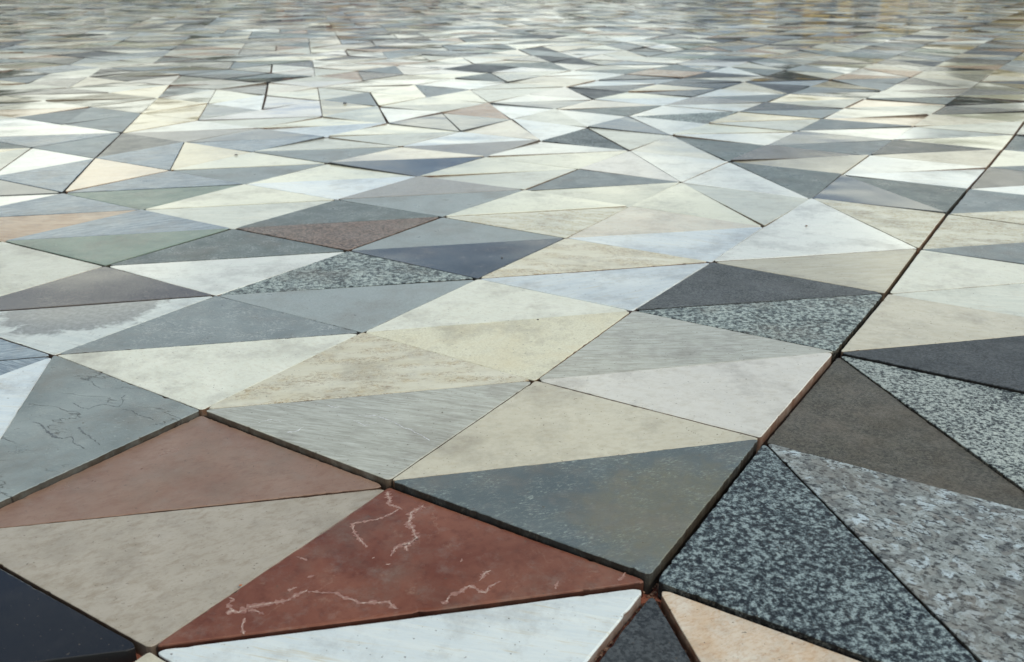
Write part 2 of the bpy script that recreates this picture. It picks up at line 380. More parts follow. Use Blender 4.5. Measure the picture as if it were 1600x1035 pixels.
S('ptrav', 'pink beige marble tile with pale clouds', (0.60, 0.44, 0.31), (0.68, 0.63, 0.58), 'cloud', 0.30, c3=(0.46, 0.27, 0.15), scale=2.2)
S('gcream', 'polished grey cream marble tile', (0.54, 0.52, 0.44), (0.62, 0.61, 0.53), 'stria', 0.12, c3=(0.5, 0.45, 0.33), scale=0.6, warp=1.4)

# nodes the masons set a few millimetres off the grid (metres along U and V)
OFF = {}
def set_off(i, j, du, dv): OFF[(i, j)] = U.normalized() * du + V.normalized() * dv
SHIFT = {(0, 0): (-0.0031, -0.0026), (0, 1): (-0.0026, -0.0033), (0, 2): (0.0061, -0.0063), (0, 3): (0.0135, 0.0046), (1, 0): (-0.0008, 0.0014), (1, 1): (-0.0069, 0.0002), (1, 2): (0.0043, 0.0017), (1, 3): (-0.0021, 0.0138), (1, 4): (-0.0012, 0.0014), (1, 5): (-0.0123, 0.0128), (2, 0): (0.003, -0.0028), (2, 1): (-0.0002, 0.011), (2, 2): (-0.002, 0.0015), (2, 3): (0.0064, 0.001), (2, 4): (-0.0038, 0.0075), (2, 5): (-0.0025, -0.003), (2, 6): (0.0008, -0.014), (3, 0): (-0.0045, -0.0053), (3, 1): (0.0061, 0.0003), (3, 2): (0.0021, 0.0001), (3, 3): (0.0021, 0.0031), (3, 4): (-0.0053, -0.0021), (3, 5): (-0.0034, 0.0032), (3, 6): (0.0057, -0.014), (4, 0): (-0.0033, 0.0012), (4, 1): (-0.005, 0.0001), (4, 2): (0.0047, 0.0112), (4, 3): (0.014, -0.014), (4, 4): (-0.003, -0.0024), (4, 5): (-0.0102, 0.0089), (5, 0): (0.014, 0.0045), (5, 1): (-0.0081, -0.013), (5, 2): (-0.014, 0.0109), (5, 3): (0.0006, 0.0032), (5, 4): (0.0071, 0.0018)}
for k_, d_ in SHIFT.items(): set_off(k_[0], k_[1], d_[0], d_[1])
def node(i, j):
    p = O + U * i + V * j
    if (i, j) in OFF:
        return p + OFF[(i, j)]
    r = random.Random(i * 7919 + j * 104729 + 5)
    return p + Vector((r.uniform(-1, 1), r.uniform(-1, 1), 0)) * 0.0035

# N: cut from (i,j+1) to (i+1,j), then the stone at (i,j) and the one at (i+1,j+1)
# P: cut from (i,j) to (i+1,j+1), then the stone at (i,j+1) and the one at (i+1,j)
CELL = {
(0,0):'N slateb cream', (0,1):'N stria trav', (0,2):'N lime slate', (0,3):'N stain bronze', (0,4):'N lime lime',
(1,0):'N pinkw stria', (1,1):'N sand lime', (1,2):'N slatel granm', (1,3):'N white slateg', (1,4):'N green streak',
(1,5):'N onyx streak', (1,6):'N white blued', (1,7):'N slated white',
(2,0):'N granm basalt', (2,1):'N whiteb trav', (2,2):'N blued slatel', (2,3):'N pinkg slateg', (2,4):'N strial creamb',
(2,5):'N green streak', (2,6):'P streak peach', (2,7):'P strial stain', (2,8):'N creamy slateg',
(3,0):'N beige white', (3,1):'N whiteb peachl', (3,2):'N travl creamb', (3,3):'N slatel taupe', (3,4):'N whiteb creamb',
(3,5):'N slatel creamb', (3,6):'P streak creamy', (3,7):'P slatel char', (3,8):'N streak white', (3,9):'N white whiteb',
(4,0):'P white travl', (4,1):'P creamb strial', (4,2):'N creamb slate', (4,3):'N strial creamb', (4,4):'N blued peachl',
(4,5):'N slatel strial', (4,6):'N streak blued', (4,7):'N taupe white', (4,8):'P slatel creamy', (4,9):'P slate slatel',
(4,10):'N peach gcream', (4,11):'N blued beige',
(5,0):'P blued slateg', (5,1):'P white slateg', (5,2):'P pinkw white', (5,3):'N creamb white', (5,4):'N taupe whiteb',
(5,5):'N strial creamb', (5,6):'N whiteb creamb', (5,7):'N strial lilac', (5,8):'P creamy blued', (5,9):'P gcream creamy',
(5,10):'N gcream beige', (5,11):'N gcream taupe', (5,12):'N blued strial',
(6,0):'N whiteb white', (6,1):'N beige tauped', (6,2):'P gcream slateg', (6,3):'P grand strial', (6,4):'P peachl whiteb',
(6,5):'P blued blued', (6,6):'P creamb whiteb', (6,7):'P lilac creamy', (6,8):'P whiteb lilac', (6,9):'P gcream creamb',
(6,10):'P creamy whiteb', (6,11):'N strial gcream',
(7,0):'N cream slated', (7,1):'N slate blued', (7,2):'N white creamb', (7,3):'P blued white', (7,4):'P strial white',
(7,5):'P onyx whiteb', (7,6):'N strial creamb', (7,7):'P slatel creamb', (7,8):'P creamb strial', (7,9):'P taupe peachl',
(8,0):'N creamb whiteb', (8,1):'N white slate', (8,2):'N strial creamy', (8,3):'N granm white', (8,4):'N slateg peachl',
(8,5):'N blued white', (8,6):'P creamb strial', (8,7):'P creamb slatel',
(9,0):'N strial cream', (9,1):'N peach gcream', (9,2):'N slatel slated', (9,3):'N white taupe', (9,4):'N whiteb creamb',
(10,0):'N creamb slated', (10,1):'N strial peach', (10,2):'N strial creamy', (10,3):'N slate white',
(11,0):'N white blued', (11,1):'N slateg strial', (11,2):'N blued slate', (12,0):'N creamb slated', (12,1):'N taupe strial',
(-1,0):'N whiteb redm', (-1,1):'N olive terra', (-1,2):'P whiteb crack', (-1,3):'N streak streak',
(-2,0):'N cream cream', (-2,1):'N grand black', (-2,-1):'N olive white', (-2,2):'N slated black',
(-1,-1):'P basaltn ptrav', (0,-1):'P grand granc', (1,-1):'P tgran granl', (2,-1):'N basaltn cream', (3,-1):'N strial lime',
(4,-1):'N slate travl', (5,-1):'N travl slate', (6,-1):'N whiteb tauped', (7,-1):'N slate creamb', (8,-1):'N slate slateg',
(9,-1):'N slated white', (0,-2):'P granl olive', (1,-2):'P cream basalt',
}
# how proud (mm) a stone stands: cell -> (first, second)
PROUD = {
(0,0):(3.5,2.5), (0,1):(3,2.5), (0,2):(1,1.2), (0,3):(0.4,1.6), (1,0):(3.5,2.8), (1,1):(2,1.5), (1,2):(1,1.5), (1,3):(.5,1), (1,4):(2.5,1.8),
(2,0):(2.5,2.5), (2,1):(1.5,2.5), (2,2):(2,1), (2,3):(2.5,1.5), (3,0):(2.5,3), (3,1):(1.5,1.5), (3,2):(1,2.5), (3,3):(2.0,2.5), (4,0):(2,2.5),
(-1,0):(-9,-5), (-1,1):(-7.5,-6.5), (-1,2):(-1,2.5), (-1,3):(-1,-0.5), (-2,0):(-10,-9), (-2,1):(-21,-9),
(-1,-1):(-14,-8.5), (0,-1):(-1.5,-1.0), (1,-1):(-4.5,-1.5), (2,-1):(2.5,2.0), (3,-1):(0,0.5), (4,-1):(1.5,-0.5), (5,-1):(0,0.5),
(5,0):(3,1), (4,4):(2,1), (6,4):(1,1), (7,0):(2,2.5), (6,1):(2,3),
}
# wide open joints, as node pairs, half width in mm
WIDE = {}
def wide(a, b, hw):
    WIDE[frozenset((a, b))] = hw
for i in range(-3, 14): wide((i, 0), (i + 1, 0), 4.2 if i < 12 else 3)
for j in range(0, 4): wide((0, j), (0, j + 1), 1.8)
wide((-1, 1), (0, 1), 1.0)
for a in ((2,6),(3,7)): wide(a, (a[0]+1, a[1]+1), 3.6)
for a in ((6,8),(7,9),(8,10),(9,11)): wide(a, (a[0]+1, a[1]+1), 5.5)
for a in ((6,6),(7,7)): wide(a, (a[0]+1, a[1]+1), 5.0)
for a in ((10,10),(11,11),(12,12)): wide(a, (a[0]+1, a[1]+1), 5.5)
for a in ((6,7),(7,8),(8,9),(6,5)): wide(a, (a[0]+1, a[1]+1), 2.0)
for a in ((6,2),(7,3),(10,6),(11,7),(5,8),(6,4)): wide(a, (a[0]+1, a[1]+1), 2.0)
wide((-1,-1), (0,0), 3.5)
wide((-2,2), (-1,1), 4.5)
set_off(-2, 2, 0.035, -0.01); set_off(-1, 1, 0.006, 0.0)
for a, b in (((2,4),(1,4)), ((2,7),(2,6)), ((3,7),(3,6)), ((3,7),(4,7)), ((3,6),(4,6)), ((3,5),(3,6)), ((2,5),(2,6)), ((4,3),(5,3)),
             ((4,4),(4,5)), ((5,3),(4,4)), ((1,3),(1,4)), ((2,2),(2,3)), ((3,3),(2,3)), ((4,3),(3,3)), ((3,3),(3,4)), ((1,4),(1,5)),
             ((5,0),(5,1)), ((1,-1),(1,0)), ((2,0),(2,-1)), ((0,-1),(0,0)), ((4,-1),(4,0)), ((7,-1),(7,0))):
    wide(a, b, 1.5)

LIGHT = ['cream','creamb','white','whiteb','lime','strial','gcream','creamy','travl','pinkw','peachl','lilac','white','whiteb','creamb','strial','strial','white']
MIDS = ['slatel','stria','streak','slateg','taupe','slate','slatel','beige','green','slatel','streak']
DARKS = ['slated','blued','tauped','granm','char','onyx','slated','granl','basalt','blued']
def pick(r):
    x = r.random()
    return r.choice(LIGHT if x < 0.52 else MIDS if x < 0.68 else DARKS)

def clip_poly(tri, gaps):
    """inset a triangle edge by edge (gaps in metres), returns the three inset corners"""
    ns, cs = [], []
    for k in range(3):
        a, b = tri[k], tri[(k + 1) % 3]
        d = (b - a).normalized()
        nrm = Vector((-d.y, d.x, 0))
        ns.append(nrm); cs.append(nrm.dot(a) + gaps[k])
    out = []
    for k in range(3):
        n1, c1, n2, c2 = ns[k - 1], cs[k - 1], ns[k], cs[k]
        det = n1.x * n2.y - n1.y * n2.x
        out.append(Vector(((c1 * n2.y - c2 * n1.y) / det, (n1.x * c2 - n2.x * c1) / det, 0)))
    return out

ROUGH_EDGE = {'grand', 'granl', 'granm', 'granc', 'tgran', 'basalt', 'basaltn', 'pinkg', 'crack', 'slateb', 'slate', 'terra', 'sand'}
def tile_shape(corners, gaps, top, tilt, level, r, sort=''):
    """a stone: outline with blunted corners, worn arris, straight sides"""
    cs = clip_poly(corners, gaps)
    cen = (cs[0] + cs[1] + cs[2]) / 3
    ring = []
    for k in range(3):
        p, q, o = cs[k - 1], cs[k], cs[(k + 1) % 3]
        d1, d2 = (p - q).normalized(), (o - q).normalized()
        ang = d1.angle(d2)
        cut = (0.013 if ang < 1.0 else 0.006) * r.uniform(0.5, 1.35)
        a, b = q + d1 * cut, q + d2 * cut
        if level >= 2:
            m = (a + b) / 2 * 0.62 + q * 0.38
            ring += [a, (a + m) / 2 * 0.94 + q * 0.06, m, (b + m) / 2 * 0.94 + q * 0.06, b]
        elif level == 1:
            ring += [a, (a + b) / 2 * 0.65 + q * 0.35, b]
        else:
            ring += [a, b]
    seg = {0: 0, 1: 6, 2: 26, 3: 70}[level]
    full = []
    N = len(ring); per = N // 3
    for k in range(N):
        full.append(ring[k])
        if seg and k % per == per - 1:
            a, b = ring[k], ring[(k + 1) % N]
            L = (b - a).length
            d = (b - a).normalized(); nn = Vector((-d.y, d.x, 0))
            jag = 0.00055 if sort in ROUGH_EDGE else 0.00018
            chips = [(r.uniform(0.03, 0.97), r.uniform(0.006, 0.022), r.uniform(0.0006, 0.0022)) for _ in range(5 if sort in ROUGH_EDGE else 2)] if level >= 2 else []
            for t in range(1, seg):
                f = t / seg
                w = mn.noise(Vector((a.x * 9 + f * L * 14, a.y * 9, 3.1))) * 0.0006
                w += r.uniform(-1, 1) * jag
                w += sum(dp * max(0, 1 - abs(f - at) / wd) for at, wd, dp in chips)
                full.append(a + (b - a) * f + nn * w)
    bev = 0.0008
    rings = ((1.7, 0.0), (0.6, 0.45), (0.0, 1.5)) if level >= 2 else ((1.0, 0.0), (0.0, 1.0))
    if sort in ('redm', 'whiteb', 'ptrav') and level == 3: bev = 0.0014
    verts, faces = [], []
    n = len(full)
    def z(p, d=0.0):
        return top + tilt[0] * (p.x - cen.x) + tilt[1] * (p.y - cen.y) - d
    for ins, drop in rings:
        for k, p in enumerate(full):
            q = p + (cen - p).normalized() * bev * ins * r.uniform(0.85, 1.2) * (1.4 if ins else 1)
            verts.append(Vector((q.x, q.y, z(q, bev * drop))))
    for p in full:
        verts.append(Vector((p.x, p.y, -0.034)))
    faces.append(tuple(range(n)))
    for g_ in range(len(rings)):
        for k in range(n):
            m = (k + 1) % n
            faces.append(((g_ + 1) * n + k, (g_ + 1) * n + m, g_ * n + m, g_ * n + k))
    return cen, verts, faces

def px(p):
    """pixel of a ground point, 1600 wide"""
    d = p - Vector((0, 0, CAM_H))
    f = Vector((0, math.cos(_p), -math.sin(_p))); up = Vector((0, math.sin(_p), math.cos(_p)))
    zz = d.dot(f)
    if zz < 0.02: return None
    return (800 + 1452 * d.x / zz, 517.5 - 1452 * d.dot(up) / zz, zz)

tiles = []
for i in range(-9, 62):
    for j in range(-40, 62):
        c = node(i, j) + U / 2 + V / 2
        if c.y < -0.9 or c.y > 27.5: continue
        if abs(c.x) > 1.7 + 0.66 * max(c.y, 0): continue
        r = random.Random(i * 1009 + j * 9176 + 3)
        spec = CELL.get((i, j))
        if spec:
            cut, s1, s2 = spec.split()
        else:
            cut = 'P' if r.random() < 0.5 else 'N'
            s1 = pick(r)
            s2 = s1 if r.random() < 0.12 else pick(r)
        if cut == 'N':
            t1 = ((i, j), (i + 1, j), (i, j + 1)); t2 = ((i + 1, j), (i + 1, j + 1), (i, j + 1))
        else:
            t1 = ((i, j), (i + 1, j + 1), (i, j + 1)); t2 = ((i, j), (i + 1, j), (i + 1, j + 1))
        for w, (t, s_) in enumerate(((t1, s1), (t2, s2))):
            pts = [node(*q) for q in t]
            if (pts[1] - pts[0]).cross(pts[2] - pts[0]).z < 0:
                t = (t[0], t[2], t[1]); pts = [pts[0], pts[2], pts[1]]
            gaps = []
            for k in range(3):
                key = frozenset((t[k], t[(k + 1) % 3]))
                g_ = WIDE.get(key)
                if g_ is None:
                    e = random.Random(sum(a * 31 + b * 17 for a, b in key) * 13 + 7)
                    g_ = e.choice((0.7, 0.9, 1.2, 1.6))
                    if not spec: g_ = e.choice((1.2, 1.6, 2.2, 3.0, 4.0))
                gaps.append(g_ / 1000)
            top = PROUD.get((i, j), (None, None))[w]
            if top is None: top = r.uniform(-1.6, 1.8)
            amp = 0.0016 if spec and i < 4 else 0.0085
            tilt = (r.gauss(0, amp), r.gauss(0, amp))
            q = [px(p) for p in pts]
            area = 0
            if all(q):
                inside = any(-20 < a[0] < 1620 and -10 < a[1] < 1050 for a in q)
                cq = (sum(min(max(a[0], 0), 1600) for a in q) / 3, 0)
                qa = [(min(max(a[0], 0), 1600), min(max(a[1], 0), 1035)) for a in q]
                if inside:
                    area = abs((qa[1][0] - qa[0][0]) * (qa[2][1] - qa[0][1]) - (qa[2][0] - qa[0][0]) * (qa[1][1] - qa[0][1])) / 2
            tiles.append(dict(pts=pts, gaps=gaps, top=top / 1000, tilt=tilt, st=s_, area=area, r=r, cell=(i, j), w=w))

tiles.sort(key=lambda t: -t['area'])

# ------------------------------------------------------------------ ground and bed
def mesh_obj(name, verts, faces, mats, parent=None, loc=None, midx=None):
    me = bpy.data.meshes.new(name)
    off = loc or Vector((0, 0, 0))
    me.from_pydata([tuple(v - off) for v in verts], [], faces)
    for m in (mats if isinstance(mats, list) else [mats]): me.materials.append(m)
    if midx: me.polygons.foreach_set('material_index', midx)
    me.update()
    o = bpy.data.objects.new(name, me)
    C.objects.link(o)
    o.location = off
    if parent: o.parent = parent
    return o

def plain(name, c1, c2, scale, rough=0.8, bump=0.002):
    g = NT(name)
    geo = g.n('ShaderNodeNewGeometry')
    n = g.noise(geo.outputs['Position'], scale, 6, 0.65)
    g.l(g.mix(g.ramp(n, 0.35, 0.65), c1, c2), g.b.inputs['Base Color'])
    g.b.inputs['Roughness'].default_value = rough
    b = g.n('ShaderNodeBump'); b.inputs['Distance'].default_value = bump
    g.l(g.noise(geo.outputs['Position'], scale * 7, 4, 0.7), b.inputs['Height'])
    g.l(b.outputs[0], g.b.inputs['Normal'])
    return g.m

bed_m = plain('red_brown_bedding_mortar', (0.20, 0.055, 0.032), (0.33, 0.11, 0.06), 35, 0.85, 0.004)
ground_m = plain('grey_asphalt', (0.05, 0.05, 0.05), (0.075, 0.072, 0.068), 3, 0.8)

def slab(name, x0, x1, y0, y1, z0, z1, m):
    v = [Vector((x, y, z_)) for z_ in (z0, z1) for x, y in ((x0, y0), (x1, y0), (x1, y1), (x0, y1))]
    f = [(3, 2, 1, 0), (4, 5, 6, 7), (0, 1, 5, 4), (1, 2, 6, 5), (2, 3, 7, 6), (3, 0, 4, 7)]
    return mesh_obj(name, v, f, m)
R_ = 900
ground = mesh_obj('ground', [Vector((-R_, -R_, -0.12)), Vector((R_, -R_, -0.12)), Vector((R_, R_, -0.12)), Vector((-R_, R_, -0.12))], [(0, 1, 2, 3)], ground_m)
ground['kind'] = 'structure'
ground['label'] = 'dark ground around the mosaic pavement'
pave = slab('pavement', -22, 22, -2.2, 30, -0.11, -0.027, bed_m)
pave['kind'] = 'structure'
pave['label'] = 'pavement of triangular stone tiles of many colours on a red brown bed'

# ------------------------------------------------------------------ the stones
def add_attr(me, name, typ, vals, dom='FACE'):
    a = me.attributes.new(name, typ, dom)
    a.data.foreach_set('vector' if typ == 'FLOAT_VECTOR' else 'value', vals)

def tile_vals(t):
    r = random.Random(t['cell'][0] * 333 + t['cell'][1] * 77 + t['w'] * 5 + 1)
    return (r.uniform(0, 60), r.uniform(0, 60), r.uniform(0, 20)), r.uniform(-0.6, 0.6) + TURN.get((t['cell'], t['w']), 0), r.uniform(0.90, 1.08)
TURN = {}
NEAR = tiles[:300]
for n_, t in enumerate(NEAR):
    lv = 3 if n_ < 36 else 2 if n_ < 110 else 1
    cen, vs, fs = tile_shape(t['pts'], t['gaps'], t['top'], t['tilt'], lv, t['r'], t['st'])
    t['cen'] = cen
    label, m = ST[t['st']]
    o = mesh_obj('tile', vs, fs, m, pave, Vector((cen.x, cen.y, t['top'])))
    o['label'] = label
    t['obj'] = o
    sd, tn, to = tile_vals(t)
    nf = len(fs)
    add_attr(o.data, 'seed', 'FLOAT_VECTOR', list(sd) * nf)
    add_attr(o.data, 'turn', 'FLOAT', [tn] * nf)
    add_attr(o.data, 'tone', 'FLOAT', [to] * nf)

keys = list(ST)
vv, ff, mi, a_s, a_t, a_o = [], [], [], [], [], []
for t in tiles[300:]:
    lv = 0
    cen, vs, fs = tile_shape(t['pts'], t['gaps'], t['top'], t['tilt'], lv, t['r'])
    b0 = len(vv)
    vv += vs; ff += [tuple(b0 + q for q in f) for f in fs]
    sd, tn, to = tile_vals(t)
    mi += [keys.index(t['st'])] * len(fs)
    a_s += list(sd) * len(fs); a_t += [tn] * len(fs); a_o += [to] * len(fs)
far = mesh_obj('far_tiles', vv, ff, [ST[k][1] for k in keys], pave, None, mi)
add_attr(far.data, 'seed', 'FLOAT_VECTOR', a_s)
add_attr(far.data, 'turn', 'FLOAT', a_t)
add_attr(far.data, 'tone', 'FLOAT', a_o)
far['kind'] = 'stuff'
far['label'] = 'small distant triangular stone tiles receding to the horizon'
print('tiles', len(tiles), 'smallest near area', NEAR[-1]['area'])

# ------------------------------------------------------------------ small things lying on the stones
def on_stone(i, j, h=0.0):
    p = O + U * i + V * j
    return Vector((p.x, p.y, 0.002 + h))
def chip(name, loc, size, m, label, cat, seed, flat=0.5):
    r = random.Random(seed)
    vs, fs = [], []
    n = 7
    for ring, (rad, zz) in enumerate(((0.75, 0.0), (1.0, 0.35), (0.6, 0.9))):
        for k in range(n):
            a = 2 * math.pi * k / n + r.uniform(-0.2, 0.2)
            q = rad * r.uniform(0.75, 1.2) * size
            vs.append(loc + Vector((math.cos(a) * q, math.sin(a) * q * 0.7, zz * size * flat)))
    for g_ in range(2):
        for k in range(n):
            m_ = (k + 1) % n
            fs.append((g_ * n + k, g_ * n + m_, (g_ + 1) * n + m_, (g_ + 1) * n + k))
    fs.append(tuple(range(2 * n, 3 * n))); fs.append(tuple(range(n - 1, -1, -1)))
    o = mesh_obj(name, vs, fs, m, None, loc.copy())
    o['label'] = label; o['category'] = cat
    return o
chip_brown = plain('brown_grit', (0.16, 0.08, 0.035), (0.26, 0.15, 0.07), 300, 0.8)
chip_dark = plain('dark_grit', (0.035, 0.03, 0.028), (0.08, 0.07, 0.06), 300, 0.8)


# ------------------------------------------------------------------ pale veins of the red marble, cracks of the schist: thin inlays on the face
Hinv = None
def ground_pt(x, y):
    """ground point under a photograph pixel, from the camera's own geometry"""
    d = Vector(((x - 800) / 1452.0, 1.0, -(y - 517.5) / 1452.0))
    w = Vector((d.x, math.cos(_p) + d.z * math.sin(_p), -math.sin(_p) + d.z * math.cos(_p)))
    k = CAM_H / -w.z
    return Vector((w.x * k, w.y * k, 0))
def inlay(name, cell, w, lines, m, seed, lift=0.00018):
    t = next(t for t in NEAR if t['cell'] == cell and t['w'] == w)
    r = random.Random(seed)
    vs, fs = [], []
    for pts, w0, w1 in lines:
        P_ = [ground_pt(*q) for q in pts]
        path = []
        for a, b in zip(P_, P_[1:]):
            n = max(2, int((b - a).length / 0.0022))
            path += [a + (b - a) * (k / n) for k in range(n)]
        path.append(P_[-1])
        b0 = len(vs)
        for k, p in enumerate(path):
            f = k / max(1, len(path) - 1)
            d = (path[min(k + 1, len(path) - 1)] - path[max(k - 1, 0)]).normalized()
            nn = Vector((-d.y, d.x, 0))
            ww = (w0 + (w1 - w0) * f) * r.choice((0.25, 0.6, 0.9, 1.2, 1.7)) * 0.5 * (0.3 if k in (0, len(path) - 1) else 1)
            off = nn * (r.uniform(-1, 1) * 0.0008 + mn.noise(p * 55) * 0.004)
            for sg in (-1, 1):
                q = p + off + nn * sg * ww
                zz = t['top'] + t['tilt'][0] * (q.x - t['cen'].x) + t['tilt'][1] * (q.y - t['cen'].y) + lift
                vs.append(Vector((q.x, q.y, zz)) - t['obj'].location)
            if k: fs.append((b0 + 2 * k - 2, b0 + 2 * k - 1, b0 + 2 * k + 1, b0 + 2 * k))
    return mesh_obj(name, vs, fs, m, t['obj'])
halo_m = plain('vein_halo', (0.19, 0.075, 0.052), (0.36, 0.20, 0.15), 150, 0.36, 0.0002)
def pxs(sc_, ox, oy, *q): return [(ox + a * sc_, oy + b * sc_) for a, b in q]
A_ = lambda *q: pxs(0.325, 480, 760, *q)
B_ = lambda *q: pxs(0.3125, 0, 760, *q)
D_ = lambda *q: pxs(0.2126, 0, 560, *q)
F_ = lambda *q: pxs(0.2, 320, 540, *q)
vein_m = plain('pale_vein', (0.26, 0.12, 0.085), (0.56, 0.44, 0.36), 160, 0.35, 0.0002)
crack_m = plain('dark_crack', (0.08, 0.092, 0.095), (0.17, 0.195, 0.20), 110, 0.8, 0.0002)
white_vein_m = plain('white_vein', (0.46, 0.46, 0.43), (0.68, 0.69, 0.67), 90, 0.3, 0.0002)
VEINS = [
    (A_((385, 10), (395, 40), (385, 70)), .0035, .003), (A_((385, 70), (460, 95)), .002, .001),
    (A_((440, 95), (400, 120), (330, 145), (270, 150), (215, 165), (225, 190), (245, 235), (290, 275)), .0012, .0022),
    (A_((560, 75), (530, 100), (490, 115), (490, 160), (510, 200), (535, 230), (490, 255), (480, 275), (488, 295)), .003, .0028),
    (A_((535, 230), (470, 262), (420, 285), (400, 320)), .0022, .0014),
    (A_((0, 488), (130, 495), (210, 520), (240, 545), (320, 535), (390, 540), (440, 570)), .001, .0022),
    (A_((650, 550), (700, 505), (780, 465), (830, 490), (860, 500)), .002, .0018), (A_((830, 440), (850, 405), (875, 385)), .001, .003),
    (A_((860, 500), (870, 470), (930, 440)), .0016, .0008), (A_((1195, 480), (1210, 440)), .0014, .001), (A_((1500, 440), (1525, 400)), .002, .001),
    (A_((378, 358), (402, 356)), .0024, .0016), (A_((735, 350), (748, 333)), .001, .0014), (A_((310, 330), (318, 322)), .001, .001),
    (B_((1535, 500), (1440, 550), (1330, 575), (1240, 590), (1190, 610), (1150, 600), (1130, 620)), .0018, .0034),
    (B_((1240, 595), (1275, 605), (1305, 628)), .0018, .0012), (B_((1140, 535), (1165, 545), (1140, 570), (1150, 600)), .001, .0022),
    (B_((1215, 640), (1218, 680), (1212, 720)), .0012, .0016), (B_((1435, 500), (1485, 490)), .0014, .0018), (B_((1480, 335), (1530, 355)), .001, .0012),
    (B_((1535, 440), (1570, 430)), .001, .001)]
inlay('vein', (-1, 0), 1, [(a, b * 2.6, c * 2.6) for a, b, c in VEINS], halo_m, 4, 0.00010)
inlay('vein', (-1, 0), 1, [(a, b * .75, c * .75) for a, b, c in VEINS], vein_m, 3)
inlay('crack', (-1, 2), 1, [
    (D_((540, 340), (590, 370), (650, 385), (700, 360), (780, 355), (870, 370), (900, 350), (905, 300), (930, 280)), .0012, .0014),
    (D_((900, 385), (960, 400), (1040, 435), (1130, 465)), .0014, .0012),
    (D_((240, 480), (320, 510), (360, 555), (410, 600)), .001, .0045), (D_((410, 600), (470, 600), (520, 590), (560, 650), (640, 680)), .002, .0012),
    (D_((575, 520), (610, 560), (680, 600), (740, 650)), .0028, .0014)], crack_m, 5)
inlay('vein', (0, 1), 0, [
    (F_((1200, 560), (1330, 560), (1450, 600), (1600, 670), (1760, 760)), .002, .0016), (F_((1160, 600), (1250, 640), (1350, 620)), .0016, .002),
    (F_((950, 480), (1020, 500), (1070, 490)), .003, .002), (F_((640, 690), (730, 680), (780, 650)), .0035, .0015),
    (F_((420, 620), (520, 590), (600, 610)), .0012, .0014)], white_vein_m, 7)

# ------------------------------------------------------------------ grit in the open joints
def grit():
    r = random.Random(8)
    vs, fs = [], []
    def grain(p, sz):
        b0 = len(vs)
        up = sz * r.uniform(.5, .9)
        for k in range(4):
            a = k * math.pi / 2 + r.uniform(-.4, .4)
            vs.append(p + Vector((math.cos(a), math.sin(a), 0)) * sz * r.uniform(.6, 1.1))
        vs.append(p + Vector((r.uniform(-.3, .3) * sz, r.uniform(-.3, .3) * sz, up)))
        for k in range(4): fs.append((b0 + k, b0 + (k + 1) % 4, b0 + 4))
    for a, b, n in (((-2, 0), (8, 0), 2200), ((0, 0), (0, 4), 700), ((-1, -1), (0, 0), 160), ((-1, 1), (0, 1), 120), ((2, 6), (4, 8), 160)):
        pa, pb = node(*a), node(*b); d = (pb - pa).normalized(); nn = Vector((-d.y, d.x, 0))
        for _ in range(n):
            f = r.random()
            p = pa + (pb - pa) * f + nn * r.gauss(0, 0.0022)
            dep = -0.027 + 0.010 * max(0, mn.noise(Vector((p.x * 22, p.y * 22, 1)))) + r.uniform(0, .004)
            grain(Vector((p.x, p.y, dep)), r.uniform(0.0008, 0.0028))
    return mesh_obj('joint_grit', vs, fs, grit_m, pave)
grit_m = plain('red_brown_grit', (0.20, 0.08, 0.045), (0.40, 0.27, 0.18), 140, 0.9)
gr_ = grit(); gr_['kind'] = 'stuff'; gr_['label'] = 'reddish brown grit lying in the open joints'

chip('stone_chip', on_stone(4.141, 0.761, .0008), 0.0045, chip_brown, 'tiny brown stone chip lying on the large white marble tile right of centre', 'stone chip', 2)
chip('stone_chip', on_stone(2.40, 2.104, .001), 0.0032, chip_dark, 'tiny dark speck of grit on the smooth dark grey tile in the middle', 'grit', 3)
chip('stone_chip', on_stone(1.614, 1.371, .0008), 0.0026, chip_dark, 'tiny dark speck of grit at the edge of the sandy beige tile', 'grit', 4)
chip('pebble', on_stone(6.919, 7.481, .001), 0.012, chip_dark, 'small dark pebble on a far pale tile between the two black joints', 'pebble', 5)
chip('pebble', on_stone(3.781, 5.988, .001), 0.007, chip_dark, 'small dark pebble on the joint beside the yellow cream tile at left', 'pebble', 6)
orange_m = plain('orange_grit', (0.45, 0.12, 0.04), (0.55, 0.18, 0.06), 200, 0.7)
gp = ground_pt(375, 910); gp.z = -0.0046
chip('stone_chip', gp, 0.0024, orange_m, 'tiny orange chip on the red marble tile near its left edge', 'stone chip', 7)

# ------------------------------------------------------------------ the town round the pavement; the polished stones mirror it
wall_c = [plain('ochre_render', (0.72, 0.50, 0.17), (0.78, 0.56, 0.22), 0.8), plain('pale_render', (0.62, 0.64, 0.50), (0.68, 0.70, 0.56), 0.8),
          plain('brick_red_render', (0.34, 0.15, 0.08), (0.40, 0.20, 0.11), 0.8), plain('grey_stone_wall', (0.20, 0.22, 0.17), (0.27, 0.29, 0.23), 0.8)]
roof_m = plain('grey_roof', (0.13, 0.13, 0.12), (0.19, 0.18, 0.16), 2)
trim_m = plain('window_trim', (0.5, 0.48, 0.44), (0.55, 0.53, 0.5), 2)
gl = NT('window_glass'); gl.b.inputs['Base Color'].default_value = (0.03, 0.04, 0.05, 1); gl.b.inputs['Roughness'].default_value = 0.08
glass_m = gl.m
bark_m = plain('bark', (0.09, 0.065, 0.045), (0.15, 0.11, 0.08), 8)
leaf_m = plain('leaves', (0.045, 0.07, 0.02), (0.09, 0.11, 0.03), 3, 0.6)

